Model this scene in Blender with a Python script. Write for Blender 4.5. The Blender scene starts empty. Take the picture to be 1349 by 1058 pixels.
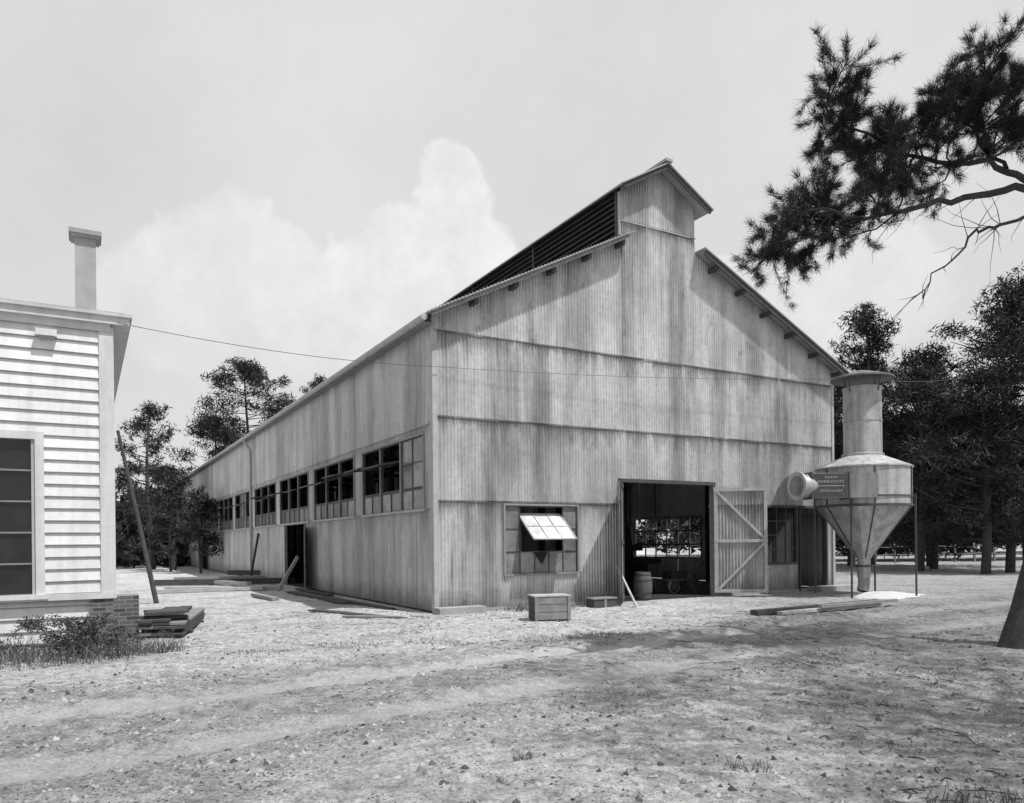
import bpy, math, random
import numpy as np
from mathutils import Vector, Matrix
random.seed(7); rng=np.random.default_rng(7)
scene=bpy.context.scene
COL=scene.collection
ANG=math.radians(29.75)
CW=(-1.68,16.26); CH=(-6.455,12.1)
U=Vector((math.cos(ANG),math.sin(ANG),0)); V=Vector((-math.sin(ANG),math.cos(ANG),0))
nC=Vector((CW[0],CW[1],0))

# ------------------------------------------------ node helpers
def newmat(name):
    m=bpy.data.materials.new(name); m.use_nodes=True
    nt=m.node_tree; return m,nt,nt.nodes['Principled BSDF']
def N(nt,t,**k):
    n=nt.nodes.new(t)
    for a,b in k.items(): setattr(n,a,b)
    return n
def math_(nt,op,a,b=None,c=None,clamp=False):
    n=N(nt,'ShaderNodeMath',operation=op); n.use_clamp=clamp
    for i,x in enumerate((a,b,c)):
        if x is None: continue
        if isinstance(x,(int,float)): n.inputs[i].default_value=x
        else: nt.links.new(x,n.inputs[i])
    return n.outputs[0]
def noise(nt,scale,detail=4,rough=.6,vec=None,sc=None):
    n=N(nt,'ShaderNodeTexNoise'); n.inputs['Scale'].default_value=scale
    n.inputs['Detail'].default_value=detail; n.inputs['Roughness'].default_value=rough
    if vec is None:
        vec=N(nt,'ShaderNodeTexCoord').outputs['Object']
    if sc:
        mp=N(nt,'ShaderNodeMapping'); mp.inputs['Scale'].default_value=sc
        nt.links.new(vec,mp.inputs['Vector']); vec=mp.outputs[0]
    nt.links.new(vec,n.inputs['Vector']); return n.outputs['Fac']
def mr(nt,v,a,b,c,d):
    n=N(nt,'ShaderNodeMapRange'); n.inputs[1].default_value=a;n.inputs[2].default_value=b
    n.inputs[3].default_value=c;n.inputs[4].default_value=d
    nt.links.new(v,n.inputs[0]); return n.outputs[0]
def bump(nt,bs,h,strength=.3,dist=.01):
    b=N(nt,'ShaderNodeBump'); b.inputs['Strength'].default_value=strength; b.inputs['Distance'].default_value=dist
    nt.links.new(h,b.inputs['Height']); nt.links.new(b.outputs[0],bs.inputs['Normal'])
def tone_attr(nt):
    a=N(nt,'ShaderNodeAttribute'); a.attribute_name='tone'; return a.outputs['Fac']

def simple(name,val,rough=.8,var=.25,scale=6,metal=0,sc=None,usetone=False,bs_=.2,streak=0):
    m,nt,bs=newmat(name)
    n=noise(nt,scale,6,.65,sc=sc)
    v=mr(nt,n,.25,.75,val*(1-var),val*(1+var))
    if streak:
        v=math_(nt,'MULTIPLY',v,mr(nt,noise(nt,1,5,.65,None,(5,5,.5)),.42,.68,1.08,1-streak))
        v=math_(nt,'MULTIPLY',v,mr(nt,noise(nt,16,5,.75),.35,.7,1.05,1-streak*.5))
    if usetone: v=math_(nt,'MULTIPLY',v,tone_attr(nt))
    nt.links.new(v,bs.inputs['Base Color'])
    bs.inputs['Roughness'].default_value=rough; bs.inputs['Metallic'].default_value=metal
    if bs_: bump(nt,bs,noise(nt,scale*8,3),bs_,.005)
    return m

def metal_mat(name,base,seams,dark=.5,k=1.0):
    m,nt,bs=newmat(name)
    tc=N(nt,'ShaderNodeTexCoord').outputs['Object']
    v=math_(nt,'MULTIPLY',tone_attr(nt),base)
    big=mr(nt,noise(nt,.45,7,.7,tc),.3,.7,1-.30*k,1+.20*k)
    v=math_(nt,'MULTIPLY',v,big)
    st=mr(nt,noise(nt,1,5,.65,tc,(1.2,1.2,.13)),.44,.68,1+.06*k,1-.55*k)
    v=math_(nt,'MULTIPLY',v,st)
    st2=mr(nt,noise(nt,1,4,.6,tc,(4,4,.3)),.58,.72,1.0,1-.45*k)
    v=math_(nt,'MULTIPLY',v,st2)
    fine=mr(nt,noise(nt,9,8,.8,tc),.3,.75,1+.14*k,1-.28*k)
    v=math_(nt,'MULTIPLY',v,fine)
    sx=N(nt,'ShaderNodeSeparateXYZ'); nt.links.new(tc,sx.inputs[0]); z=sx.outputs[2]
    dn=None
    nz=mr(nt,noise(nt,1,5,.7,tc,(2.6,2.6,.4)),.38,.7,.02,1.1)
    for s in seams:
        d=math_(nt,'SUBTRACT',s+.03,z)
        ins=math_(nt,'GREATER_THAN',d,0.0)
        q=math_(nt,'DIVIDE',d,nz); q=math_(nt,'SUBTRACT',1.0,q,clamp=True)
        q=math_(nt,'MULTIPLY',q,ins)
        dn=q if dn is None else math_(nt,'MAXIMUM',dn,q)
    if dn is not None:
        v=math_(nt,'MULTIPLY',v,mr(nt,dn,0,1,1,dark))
    rs=mr(nt,noise(nt,2.3,7,.75,tc,(1,1,.6)),.58,.70,1.0,.6); v=math_(nt,'MULTIPLY',v,rs)
    ft=mr(nt,math_(nt,'SUBTRACT',z,math_(nt,'MULTIPLY',noise(nt,3,4,.6,tc),.5)),-.2,.35,.5,1.0); v=math_(nt,'MULTIPLY',v,ft)
    nt.links.new(v,bs.inputs['Base Color'])
    bs.inputs['Metallic'].default_value=.3; bs.inputs['Roughness'].default_value=.48
    bump(nt,bs,noise(nt,3,4,.5,tc),.35,.02)
    return m

M={}
SEAMF=[2.44,4.29,6.15,9.58]; SEAMS=[2.28,4.12]
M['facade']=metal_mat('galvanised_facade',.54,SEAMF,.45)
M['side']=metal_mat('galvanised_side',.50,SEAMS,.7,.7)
M['roof']=simple('roof_sheet',.28,.6,.3,1.5)
M['trim']=simple('trim_metal',.36,.6,.25,3)
M['darkwood']=simple('weathered_dark_wood',.055,.9,.4,8)
M['lap']=simple('lap_joint_grime',.09,.9,.6,3)
M['wood']=simple('weathered_wood',.20,.85,.35,5)
M['palewood']=simple('pale_wood',.36,.85,.3,6)
M['louver']=simple('louver_slats',.035,.7,.3,2)
M['steel']=simple('sash_steel',.06,.6,.3,6)
M['sashlight']=simple('sash_steel_light',.22,.6,.2,6)
M['black']=simple('dark_interior_and_shadow',.015,.9,.3,1)  # near-black for the interior and for the drawn sash shadow
M['concrete']=simple('concrete',.28,.9,.25,5)
M['white']=simple('white_paint_clapboard',.60,.6,.12,3,usetone=True,bs_=.1,streak=.08)
M['cyc']=simple('galvanised_duct',.42,.5,.3,2.2,metal=.2,usetone=True,bs_=.05,streak=.38)
M['bark']=simple('pine_bark',.045,.95,.5,9,bs_=.8)
M['hoop']=simple('iron_hoop',.05,.6,.3,9)
M['barrel']=simple('barrel_staves',.085,.85,.4,7)
M['sand']=simple('sawdust_sand',.46,.95,.15,6)
M['doorframe']=simple('door_frame_wood',.34,.8,.3,6)
def glass_mat(name,v,r):
    m,nt,bs=newmat(name)
    n=noise(nt,3,4); c=mr(nt,n,.3,.7,v*.6,v*1.3); c=math_(nt,'MULTIPLY',c,tone_attr(nt))
    nt.links.new(c,bs.inputs['Base Color']); bs.inputs['Roughness'].default_value=r
    return m
M['glass']=glass_mat('dusty_wired_glass',.20,.25)
M['glassdark']=glass_mat('dark_window_glass',.02,.08)
M['awn']=glass_mat('dusty_glass_painted_sun',.55,.5)  # dusty glass; sunlight on the open sash is painted into its pale colour
def tonemat(name,val,r=.8):
    m,nt,bs=newmat(name); v=math_(nt,'MULTIPLY',tone_attr(nt),val); nt.links.new(v,bs.inputs['Base Color']); bs.inputs['Roughness'].default_value=r
    bs.inputs['Specular IOR Level'].default_value=.2; return m
M['needle']=tonemat('pine_needles',.032); M['leaf']=tonemat('leaf_dark',.04); M['grass']=tonemat('grass_blades',.11); M['stone']=tonemat('gravel_stone',.36,.95); M['twig']=tonemat('dead_twigs',.07,.95)
m,nt,bs=newmat('old_brick'); br=N(nt,'ShaderNodeTexBrick'); tc=N(nt,'ShaderNodeTexCoord')
mp=N(nt,'ShaderNodeMapping'); mp.inputs['Rotation'].default_value=(math.radians(90),0,0); nt.links.new(tc.outputs['Object'],mp.inputs[0]); nt.links.new(mp.outputs[0],br.inputs[0])
br.inputs['Color1'].default_value=(.05,.05,.05,1);br.inputs['Color2'].default_value=(.13,.13,.13,1);br.inputs['Mortar'].default_value=(.22,.22,.22,1)
br.inputs['Scale'].default_value=1; br.inputs['Brick Width'].default_value=.2; br.inputs['Row Height'].default_value=.07; br.inputs['Mortar Size'].default_value=.006
nt.links.new(br.outputs[0],bs.inputs['Base Color']); bs.inputs['Roughness'].default_value=.9; M['brick']=m

# ------------------------------------------------ mesh builder
class B:
    def __init__(s): s.v=[];s.f=[];s.m=[];s.t=[];s.mats=[]
    def mi(s,k):
        if k not in s.mats: s.mats.append(k)
        return s.mats.index(k)
    def face(s,idx,k,t=1.0): s.f.append(idx); s.m.append(s.mi(k)); s.t.append(t)
    def quad(s,pts,k,t=1.0):
        n=len(s.v); s.v+= [tuple(p) for p in pts]; s.face(tuple(range(n,n+len(pts))),k,t)
    def box(s,x0,x1,y0,y1,z0,z1,k,t=1.0,mat=None):
        P=[(x0,y0,z0),(x1,y0,z0),(x1,y1,z0),(x0,y1,z0),(x0,y0,z1),(x1,y0,z1),(x1,y1,z1),(x0,y1,z1)]
        if mat is not None: P=[tuple(mat@Vector(p)) for p in P]
        n=len(s.v); s.v+=P
        for q in ((0,3,2,1),(4,5,6,7),(0,1,5,4),(1,2,6,5),(2,3,7,6),(3,0,4,7)): s.face(tuple(n+i for i in q),k,t)
    def beam(s,p0,p1,w,h,k,t=1.0,up=(0,0,1)):
        p0=Vector(p0);p1=Vector(p1);d=(p1-p0);L=d.length;d.normalize()
        upv=Vector(up)
        if abs(d.dot(upv))>.98: upv=Vector((0,1,0))
        x=d.cross(upv).normalized(); z=x.cross(d)
        mt=Matrix(((x.x,d.x,z.x,p0.x),(x.y,d.y,z.y,p0.y),(x.z,d.z,z.z,p0.z),(0,0,0,1)))
        s.box(-w/2,w/2,0,L,-h/2,h/2,k,t,mt)
    def tube(s,pts,rad,k,seg=8,t=1.0,cap=True):
        pts=[Vector(p) for p in pts]; rings=[]
        if isinstance(rad,(int,float)): rad=[rad]*len(pts)
        ref=Vector((.31,.87,.1)).normalized()
        for i,p in enumerate(pts):
            d=(pts[min(i+1,len(pts)-1)]-pts[max(i-1,0)])
            if d.length<1e-6: d=Vector((0,0,1))
            d.normalize(); x=d.cross(ref)
            if x.length<.05: x=d.cross(Vector((1,0,0)))
            x.normalize(); y=d.cross(x); n=len(s.v)
            for j in range(seg):
                a=2*math.pi*j/seg; s.v.append(tuple(p+(x*math.cos(a)+y*math.sin(a))*rad[i]))
            rings.append(n)
        for i in range(len(pts)-1):
            a,b=rings[i],rings[i+1]
            for j in range(seg):
                j2=(j+1)%seg; s.face((a+j,a+j2,b+j2,b+j),k,t)
        if cap:
            s.face(tuple(rings[0]+j for j in reversed(range(seg))),k,t); s.face(tuple(rings[-1]+j for j in range(seg)),k,t)
    def lathe(s,prof,cx,cy,k,seg=40,t=1.0,tones=None):
        rings=[]
        for r,z in prof:
            n=len(s.v)
            for j in range(seg):
                a=2*math.pi*j/seg; s.v.append((cx+r*math.cos(a),cy+r*math.sin(a),z))
            rings.append(n)
        for i in range(len(prof)-1):
            a,b=rings[i],rings[i+1]
            for j in range(seg):
                j2=(j+1)%seg; tt=t
                if tones is not None: tt=tones[(j*6)//seg]
                s.face((a+j,a+j2,b+j2,b+j),k,tt)
    def tris(s,A,k,tones):
        n=len(s.v); s.v+= [tuple(p) for p in A.reshape(-1,3).tolist()]
        mi=s.mi(k)
        for i in range(len(A)):
            s.f.append((n+3*i,n+3*i+1,n+3*i+2)); s.m.append(mi); s.t.append(float(tones[i]))
    def obj(s,name,parent=None,smooth=False):
        me=bpy.data.meshes.new(name); me.from_pydata(s.v,[],s.f)
        for k in s.mats: me.materials.append(M[k])
        me.polygons.foreach_set('material_index',s.m)
        a=me.attributes.new('tone','FLOAT','FACE'); a.data.foreach_set('value',s.t)
        if smooth: me.polygons.foreach_set('use_smooth',[True]*len(s.f))
        me.update(); o=bpy.data.objects.new(name,me); COL.objects.link(o)
        if parent: o.parent=parent
        return o
def smooth_angle(o,ang=35):
    me=o.data
    me.polygons.foreach_set('use_smooth',[True]*len(me.polygons))
    try: me.set_sharp_from_angle(angle=math.radians(ang))
    except Exception: pass
def empty(name,loc=(0,0,0),rot=0):
    e=bpy.data.objects.new(name,None); e.location=loc; e.rotation_euler=(0,0,rot); COL.objects.link(e); return e

# ------------------------------------------------ corrugated wall
def corr(bd,mat,a0,a1,place,rows,topf,openings,pitch=.085,per=6,amp=.016,sheet=.66,seed=1,jit=.025,lap=.86,tv=1.0):
    R=random.Random(seed)
    n=int(round((a1-a0)/pitch*per)); st=(a1-a0)/n
    for ri,(r0,r1) in enumerate(rows):
        ns=int((a1-a0)/sheet)+3; off=R.uniform(0,.5)
        tn=[R.choice([R.uniform(.96,1.03),R.uniform(.96,1.03),R.uniform(.84,1.07)]) for _ in range(ns)]; jb=[R.uniform(-jit,jit) for _ in range(ns)]
        sh=[R.uniform(0,.006) for _ in range(ns)]
        key={}
        def vert(i,z,sid):
            kk=(i,round(z,4),sid)
            if kk not in key:
                a=a0+i*st
                d=amp*math.cos(2*math.pi*a/pitch)+.014*ri+sh[sid]
                key[kk]=len(bd.v); bd.v.append(place(a,d,z))
            return key[kk]
        for i in range(n):
            am=a0+(i+.5)*st; q_=(am-a0+off)/sheet; sid=int(q_); fr=(q_-sid)*sheet
            tt=tv*tn[sid]*(lap if fr<st*1.3 else 1)
            lo=r0+(jb[sid] if ri else 0)
            la,ra=a0+i*st,a0+(i+1)*st
            tl=min(r1+.06,topf(la)); tr=min(r1+.06,topf(ra))
            if min(tl,tr)<=lo+.01: continue
            ops=sorted([(o[2],o[3]) for o in openings if o[0]<am<o[1] and o[3]>lo and o[2]<min(tl,tr)])
            segs=[];c=lo
            for (q0,q1) in ops:
                if q0>c: segs.append((c,q0,q0))
                c=max(c,q1)
            if c<min(tl,tr)-.005: segs.append((c,tl,tr))
            for (z0,zl,zr) in segs:
                bd.face((vert(i,z0,sid),vert(i+1,z0,sid),vert(i+1,zr,sid),vert(i,zl,sid)),mat,tt)

W=13.2; LEN=52.0
EL=6.53; ML,MR_,RD=5.13,7.63,6.38
ZL=9.10; ZR=9.17; ER=6.6
MZ=10.39; RZ=11.1
def top(a):
    if a<ML: return EL+(ZL-EL)*a/ML
    if a<=RD: return MZ+(RZ-MZ)*(a-ML)/(RD-ML)
    if a<=MR_: return RZ+(10.42-RZ)*(a-RD)/(MR_-RD)
    return ZR+(ER-ZR)*(a-MR_)/(W-MR_)
wh=empty('corrugated_warehouse',(CW[0],CW[1],0),ANG)
DO=(5.10,8.18,-1,3.0); WA=(1.74,3.73,.80,2.37); WB=(9.5,11.5,.85,2.45); D2=(11.68,12.82,-1,2.43)
b=B()
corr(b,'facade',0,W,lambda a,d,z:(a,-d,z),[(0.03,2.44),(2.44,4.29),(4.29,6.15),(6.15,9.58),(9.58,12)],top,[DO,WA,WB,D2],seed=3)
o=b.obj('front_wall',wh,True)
PER=4.93; WW=4.2
bays=[(.5+PER*i,.5+PER*i+WW) for i in range(10)]
SD=[(10.9,13.8,-1,2.26),(35.5,38.0,-1,2.26)]
b=B(); ops=[(x0,x1,2.30,3.95) for x0,x1 in bays]+SD
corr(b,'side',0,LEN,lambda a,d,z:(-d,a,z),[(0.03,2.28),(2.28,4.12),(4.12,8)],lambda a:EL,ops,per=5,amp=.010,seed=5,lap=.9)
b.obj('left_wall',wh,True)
b=B(); opsR=[(x0,x1,.85,2.4) for x0,x1 in [(5.6,9.4),(26,30),(36,40)]]
corr(b,'side',0,LEN,lambda a,d,z:(W+d,a,z),[(0.03,2.44),(2.44,8)],lambda a:ER,opsR,per=4,seed=6)
b.obj('right_wall',wh,True)
b=B(); b.quad([(0,LEN,0),(W,LEN,0),(W,LEN,ER),(MR_,LEN,ZR),(RD,LEN,RZ),(ML,LEN,ZL),(0,LEN,EL)],'side'); b.obj('rear_wall',wh)
def slab(b,s0,z0,s1,z1,t0,t1,th,k):
    P=[(s0,t0,z0),(s1,t0,z1),(s1,t1,z1),(s0,t1,z0)]
    n=len(b.v); b.v+=P+[(p[0],p[1],p[2]+th) for p in P]
    for q in ((0,3,2,1),(4,5,6,7),(0,1,5,4),(1,2,6,5),(2,3,7,6),(3,0,4,7)): b.face(tuple(n+i for i in q),k)
b=B(); sl=(ZL-EL)/ML; sr=(ER-ZR)/(W-MR_)
T0=-.46
slab(b,-.28,EL-.28*sl,ML+.12,ZL+.12*sl,T0,LEN+.3,.035,'roof')
slab(b,MR_,ZR+.02,W+.32,ER+.32*sr+.02,T0,LEN+.3,.035,'roof')
sm=(RZ-MZ)/(RD-ML)
slab(b,ML-.22,MZ-.22*sm+.02,RD,RZ+.02,T0,LEN+.3,.035,'roof')
slab(b,RD,RZ+.02,MR_+.3,RZ-(MR_+.3-RD)*sm+.02,T0,LEN+.3,.035,'roof')
b.beam((RD,T0-.03,RZ+.09),(RD,LEN+.3,RZ+.09),.22,.07,'roof')
b.beam((-.2,T0+.06,EL-.2*sl-.05),(ML,T0+.06,ZL-.05),.04,.08,'wood')
b.beam((MR_+.02,T0+.06,ZR-.07),(W+.28,T0+.06,ER+.28*sr-.07),.04,.13,'darkwood')
b.beam((ML-.15,T0+.06,MZ-.15*sm-.05),(RD-.01,T0+.06,RZ-.05),.04,.11,'darkwood')
b.beam((RD+.01,T0+.06,RZ-.05),(MR_+.25,T0+.06,RZ-(MR_+.25-RD)*sm-.05),.04,.11,'darkwood')
for i in range(5):
    s=.9+i*1.02; z=EL+sl*s-.13; b.box(s-.05,s+.05,T0+.09,.3,z-.07,z+.05,'darkwood')
for i in range(6):
    s=MR_+.5+i*1.0; z=ZR+sr*(s-MR_)-.14; b.box(s-.05,s+.05,T0+.09,.3,z-.07,z+.05,'darkwood')
for i in range(60):
    s=-.2+i*.088
    if s<ML: b.box(s-.02,s+.02,T0-.012,T0-.001,EL+sl*s+.0,EL+sl*s+.045,'roof')
b.obj('roof',wh)
b=B()
b.box(-.04,.0-.001,-.045,.09,0.02,EL-.08,'trim'); b.box(-.04,.07,-.05,-.046,0.02,EL-.06,'trim')
b.box(W-.05,W+.04,-.05,-.03,0.02,ER-.1,'trim')
b.box(ML-.03,ML+.0,-.06,.06,ZL+.1,MZ-.1,'trim')
b.box(ML,MR_,-.09,-.08,9.55,9.575,'trim')
b.tube([(-.34,T0+.1,EL-.22),(-.34,LEN+.2,EL-.22)],.075,'trim',8)
b.tube([(-.34,20.1,EL-.25),(-.34,20.1,EL-.4),(-.12,20.1,EL-.75),(-.1,20.1,EL-.95),(-.1,20.1,.25),(-.3,20.1,.12)],.055,'trim',8)
b.box(-.3,-.02,T0+.4,LEN,EL-.26,EL-.23,'wood')
R=random.Random(4)
for z,off in ((2.44,.035),(4.29,.049),(6.15,.063)):
    a=.03
    while a<W-.1:
        l=min(R.uniform(.4,.9),W-.1-a)
        skip=(z<3 and ((DO[0]-.1<a+l/2<DO[1]+.1) or (9.2<a+l/2)))
        if not skip and R.random()<.85:
            zz=z+R.uniform(-.014,.014)-.012; hh=R.uniform(.003,.009)
            b.box(a,a+l-.006,-off,-off+.012,zz-hh,zz+hh,'lap')
        a+=l
smooth_angle(b.obj('trim_and_gutter',wh))
b=B()
b.box(ML+.12,ML+.14,.05,LEN,ZL-.3,MZ+.1,'black')
nl=8
for i in range(nl):
    z=ZL+.12+i*(MZ-ZL-.15)/nl
    b.quad([(ML-.05,.02,z),(ML-.05,LEN,z),(ML+.09,LEN,z+.13),(ML+.09,.02,z+.13)],'louver')
    b.quad([(ML-.05,.02,z-.012),(ML-.05,LEN,z-.012),(ML-.05,LEN,z),(ML-.05,.02,z)],'lap')
for i in range(14):
    b.box(ML-.06,ML-.02,.02+i*4,.1+i*4,ZL,MZ,'louver')
b.box(MR_-.02,MR_,.05,LEN,ZR-.2,MZ+.1,'roof')
b.obj('ridge_monitor_louvers',wh)
# ---- side windows
bw=B()
R=random.Random(12)
def sash_grid(b,p0,ux,uz,w,h,nc,nr,bar,k,glass=True,th=.02,gk='glass',v0=.6):
    p0=Vector(p0);ux=Vector(ux).normalized();uz=Vector(uz).normalized();nn=ux.cross(uz)
    mt=Matrix(((ux.x,nn.x,uz.x,p0.x),(ux.y,nn.y,uz.y,p0.y),(ux.z,nn.z,uz.z,p0.z),(0,0,0,1)))
    for i in range(nc+1):
        x=w*i/nc; b.box(x-bar/2,x+bar/2,-th,th,0,h,k,1,mt)
    for j in range(nr+1):
        z=h*j/nr; b.box(0,w,-th*.85,th*.85,z-bar/2,z+bar/2,k,1,mt)
    if glass:
        for i in range(nc):
            for j in range(nr):
                a,c=w*i/nc+bar/2,w*(i+1)/nc-bar/2; d,e=h*j/nr+bar/2,h*(j+1)/nr-bar/2
                b.quad([mt@Vector(q) for q in ((a,0,d),(c,0,d),(c,0,e),(a,0,e))],gk,R.uniform(v0,2.1-v0))
for bi,(t0,t1) in enumerate(bays):
    uw=(t1-t0)/3
    b0=bw
    b0.box(-.06,.06,t0-.06,t1+.06,2.24,2.30,'trim'); b0.box(-.06,.06,t0-.06,t1+.06,3.95,4.0,'sashlight')
    for u in range(4):
        b0.box(-.045,.045,t0+u*uw-.035,t0+u*uw+.035,2.30,3.95,'sashlight')
    for u in range(3):
        a=t0+u*uw+.05; w=uw-.1
        sash_grid(b0,(0,a,2.30),(0,1,0),(0,0,1),w,.46,2,1,.03,'steel')
        closed=(bi==0 and u==0) or (bi>1 and R.random()<.10)
        if closed:
            sash_grid(b0,(0,a,2.80),(0,1,0),(0,0,1),w,1.14,2,2,.03,'steel')
        else:
            sash_grid(b0,(0,a,2.80),(0,1,0),(0,0,1),w,1.14,1,1,.035,'steel',glass=False)
            if R.random()<.8:
                ang=math.radians(R.uniform(66,86))
                h=.95; zc=3.5
                low=Vector((0,a+.03,zc))+Vector((-math.sin(ang)*h*.6,0,-math.cos(ang)*h*.6))
                up=Vector((math.sin(ang),0,math.cos(ang)))
                sash_grid(b0,low,(0,1,0),up,w-.06,h,2,2,.035,'steel',gk='glassdark')
bw.obj('side_windows',wh)
b=B()
for d0,d1,_,zt in SD:
    b.box(-.05,.05,d0-.07,d0,0,zt,'wood'); b.box(-.05,.05,d1,d1+.07,0,zt,'wood'); b.box(-.05,.05,d0-.07,d1+.07,zt-.04,zt+.03,'wood')
    b.beam((-.06,d0-.05,1.08),(-.39,d0-1.35,1.08),.04,2.05,'wood')
b.beam((-1.1,10.2,0.0),(-.35,10.6,1.1),.04,.12,'palewood'); b.beam((-.5,18.2,0),(-.06,18.6,2.0),.05,.1,'darkwood')
b.obj('side_doors',wh)
b=B()
def frame(b,s0,s1,z0,z1,k='sashlight',w=.06,y=-.06):
    b.box(s0-w,s1+w,y,.05,z0-w,z0,k); b.box(s0-w,s1+w,y,.05,z1,z1+w,k)
    b.box(s0-w,s0,y,.05,z0,z1,k); b.box(s1,s1+w,y,.05,z0,z1,k)
s0,s1,z0,z1=WA; frame(b,s0,s1,z0,z1,w=.045)
cw=(s1-s0)/5
sash_grid(b,(s0,0,z0),(1,0,0),(0,0,1),s1-s0,.5,5,1,.022,'steel')
sash_grid(b,(s0,0,z0+.5),(1,0,0),(0,0,1),cw,z1-z0-.5,1,2,.022,'steel')
sash_grid(b,(s1-cw,0,z0+.5),(1,0,0),(0,0,1),cw,z1-z0-.5,1,2,.022,'steel')
sash_grid(b,(s0+cw,0,z1-.02),(1,0,0),(0,0,1),3*cw,.02,3,1,.022,'steel',glass=False)
ang=math.radians(50); up=Vector((0,math.sin(ang),math.cos(ang))); hh=.92
low=Vector((s0+cw+.02,0,2.1))-up*hh*.86
sash_grid(b,low,(1,0,0),up,3*cw-.04,hh,3,2,.022,'trim',gk='awn',v0=.9)
b.quad([(s0+cw*1.9,-.03,1.28),(s0+cw*2.9,-.03,1.3),(s0+cw*2.5,-.03,1.0)],'black')  # dark triangle drawn below the open sash as its cast shadow
s0,s1,z0,z1=WB; frame(b,s0,s1,z0,z1,'steel')
sash_grid(b,(s0,0,z0),(1,0,0),(0,0,1),s1-s0,z1-z0,5,4,.03,'steel',gk='glassdark')
b.obj('front_windows',wh)
b=B()
b.box(DO[0]-.1,DO[0],-.07,.08,0,3.0,'wood'); b.box(DO[1],DO[1]+.08,-.07,.08,0,3.0,'wood'); b.box(DO[0]-.1,DO[1]+.08,-.09,.08,3.0,3.09,'darkwood')
b.box(D2[0]-.06,D2[0],-.07,.08,0,2.43,'darkwood'); b.box(D2[1],D2[1]+.06,-.07,.08,0,2.43,'darkwood');b.box(D2[0]-.06,D2[1]+.06,-.07,.08,2.43,2.5,'darkwood')
b.box(D2[0],D2[1],1.3,1.34,0,2.5,'black'); b.box(11.56,D2[0]-.06,.0,1.3,2.5,2.53,'black')  # doorway put in; its black panel also carries the cyclone's shade
def leaf(b,hx,hy,dx,dy,L,k,z0=.1,z1=2.93,dia=True,side=1):
    d=Vector((dx,dy,0)).normalized(); nn=Vector((d.y,-d.x,0))*side
    def pl(a,dd,z):
        p=Vector((hx,hy,0))+d*a+nn*dd; return (p.x,p.y,z)
    corr(b,'facade',0,L,pl,[(z0,z1)],lambda a:z1,[],seed=9,tv=.85)
    def slat(a0,q0,a1,q1,w,off):
        dv=Vector((a1-a0,q1-q0)); dv.normalize(); pn=Vector((-dv.y,dv.x))*w/2
        c=[(a0-pn.x,q0-pn.y),(a1-pn.x,q1-pn.y),(a1+pn.x,q1+pn.y),(a0+pn.x,q0+pn.y)]
        F=[pl(x,off,z) for x,z in c]; K=[pl(x,off-.03,z) for x,z in c]
        n=len(b.v); b.v+=F+K
        for q in ((0,1,2,3),(7,6,5,4),(0,4,5,1),(1,5,6,2),(2,6,7,3),(3,7,4,0)): b.face(tuple(n+i for i in q),k)
    slat(.05,z0,.05,z1,.09,.050); slat(L-.05,z0,L-.05,z1,.09,.050)
    slat(0,z0+.05,L,z0+.05,.09,.054); slat(0,z1-.05,L,z1-.05,.09,.054); slat(0,1.5,L,1.5,.09,.054)
    if dia:
        slat(.08,z1-.1,L-.08,1.56,.07,.060); slat(L-.08,1.44,.12,z0+.1,.07,.060)
leaf(b,8.2,-.06,1.08,-.82,1.40,'doorframe')
leaf(b,5.06,-.08,-.68,-.80,1.35,'darkwood',dia=False,side=-1)
b.obj('front_doors',wh,False)
# ---- interior
b=B()
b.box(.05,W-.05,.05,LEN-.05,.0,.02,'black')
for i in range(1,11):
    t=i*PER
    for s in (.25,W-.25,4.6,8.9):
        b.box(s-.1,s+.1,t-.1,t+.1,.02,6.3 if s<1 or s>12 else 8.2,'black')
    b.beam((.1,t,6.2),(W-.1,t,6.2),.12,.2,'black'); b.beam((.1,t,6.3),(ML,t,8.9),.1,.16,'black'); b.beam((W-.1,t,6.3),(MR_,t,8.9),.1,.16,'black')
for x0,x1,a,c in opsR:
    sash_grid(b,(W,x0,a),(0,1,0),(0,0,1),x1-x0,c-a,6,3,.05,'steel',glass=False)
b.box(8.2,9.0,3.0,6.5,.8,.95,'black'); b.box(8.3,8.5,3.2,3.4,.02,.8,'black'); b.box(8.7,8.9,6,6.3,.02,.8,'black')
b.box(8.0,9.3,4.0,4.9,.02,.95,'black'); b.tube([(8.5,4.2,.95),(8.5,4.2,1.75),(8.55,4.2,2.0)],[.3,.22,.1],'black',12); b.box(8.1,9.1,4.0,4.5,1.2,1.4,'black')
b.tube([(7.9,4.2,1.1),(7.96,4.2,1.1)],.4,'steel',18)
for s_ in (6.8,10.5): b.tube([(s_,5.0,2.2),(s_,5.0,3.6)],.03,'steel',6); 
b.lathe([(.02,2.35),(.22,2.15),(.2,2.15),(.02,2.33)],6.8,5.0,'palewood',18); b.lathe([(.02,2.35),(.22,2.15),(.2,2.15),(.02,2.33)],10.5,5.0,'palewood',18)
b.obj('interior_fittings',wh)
b=B()
b.box(-.12,1.0,-.5,-.12,-.05,.14,'concrete'); b.box(0,5.0,-.04,.12,-.1,.06,'concrete');b.box(8.3,W,-.04,.12,-.1,.06,'concrete')
b.box(12.0,13.4,-.5,-.06,-.05,.12,'concrete')
b.obj('foundation',wh)

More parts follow.
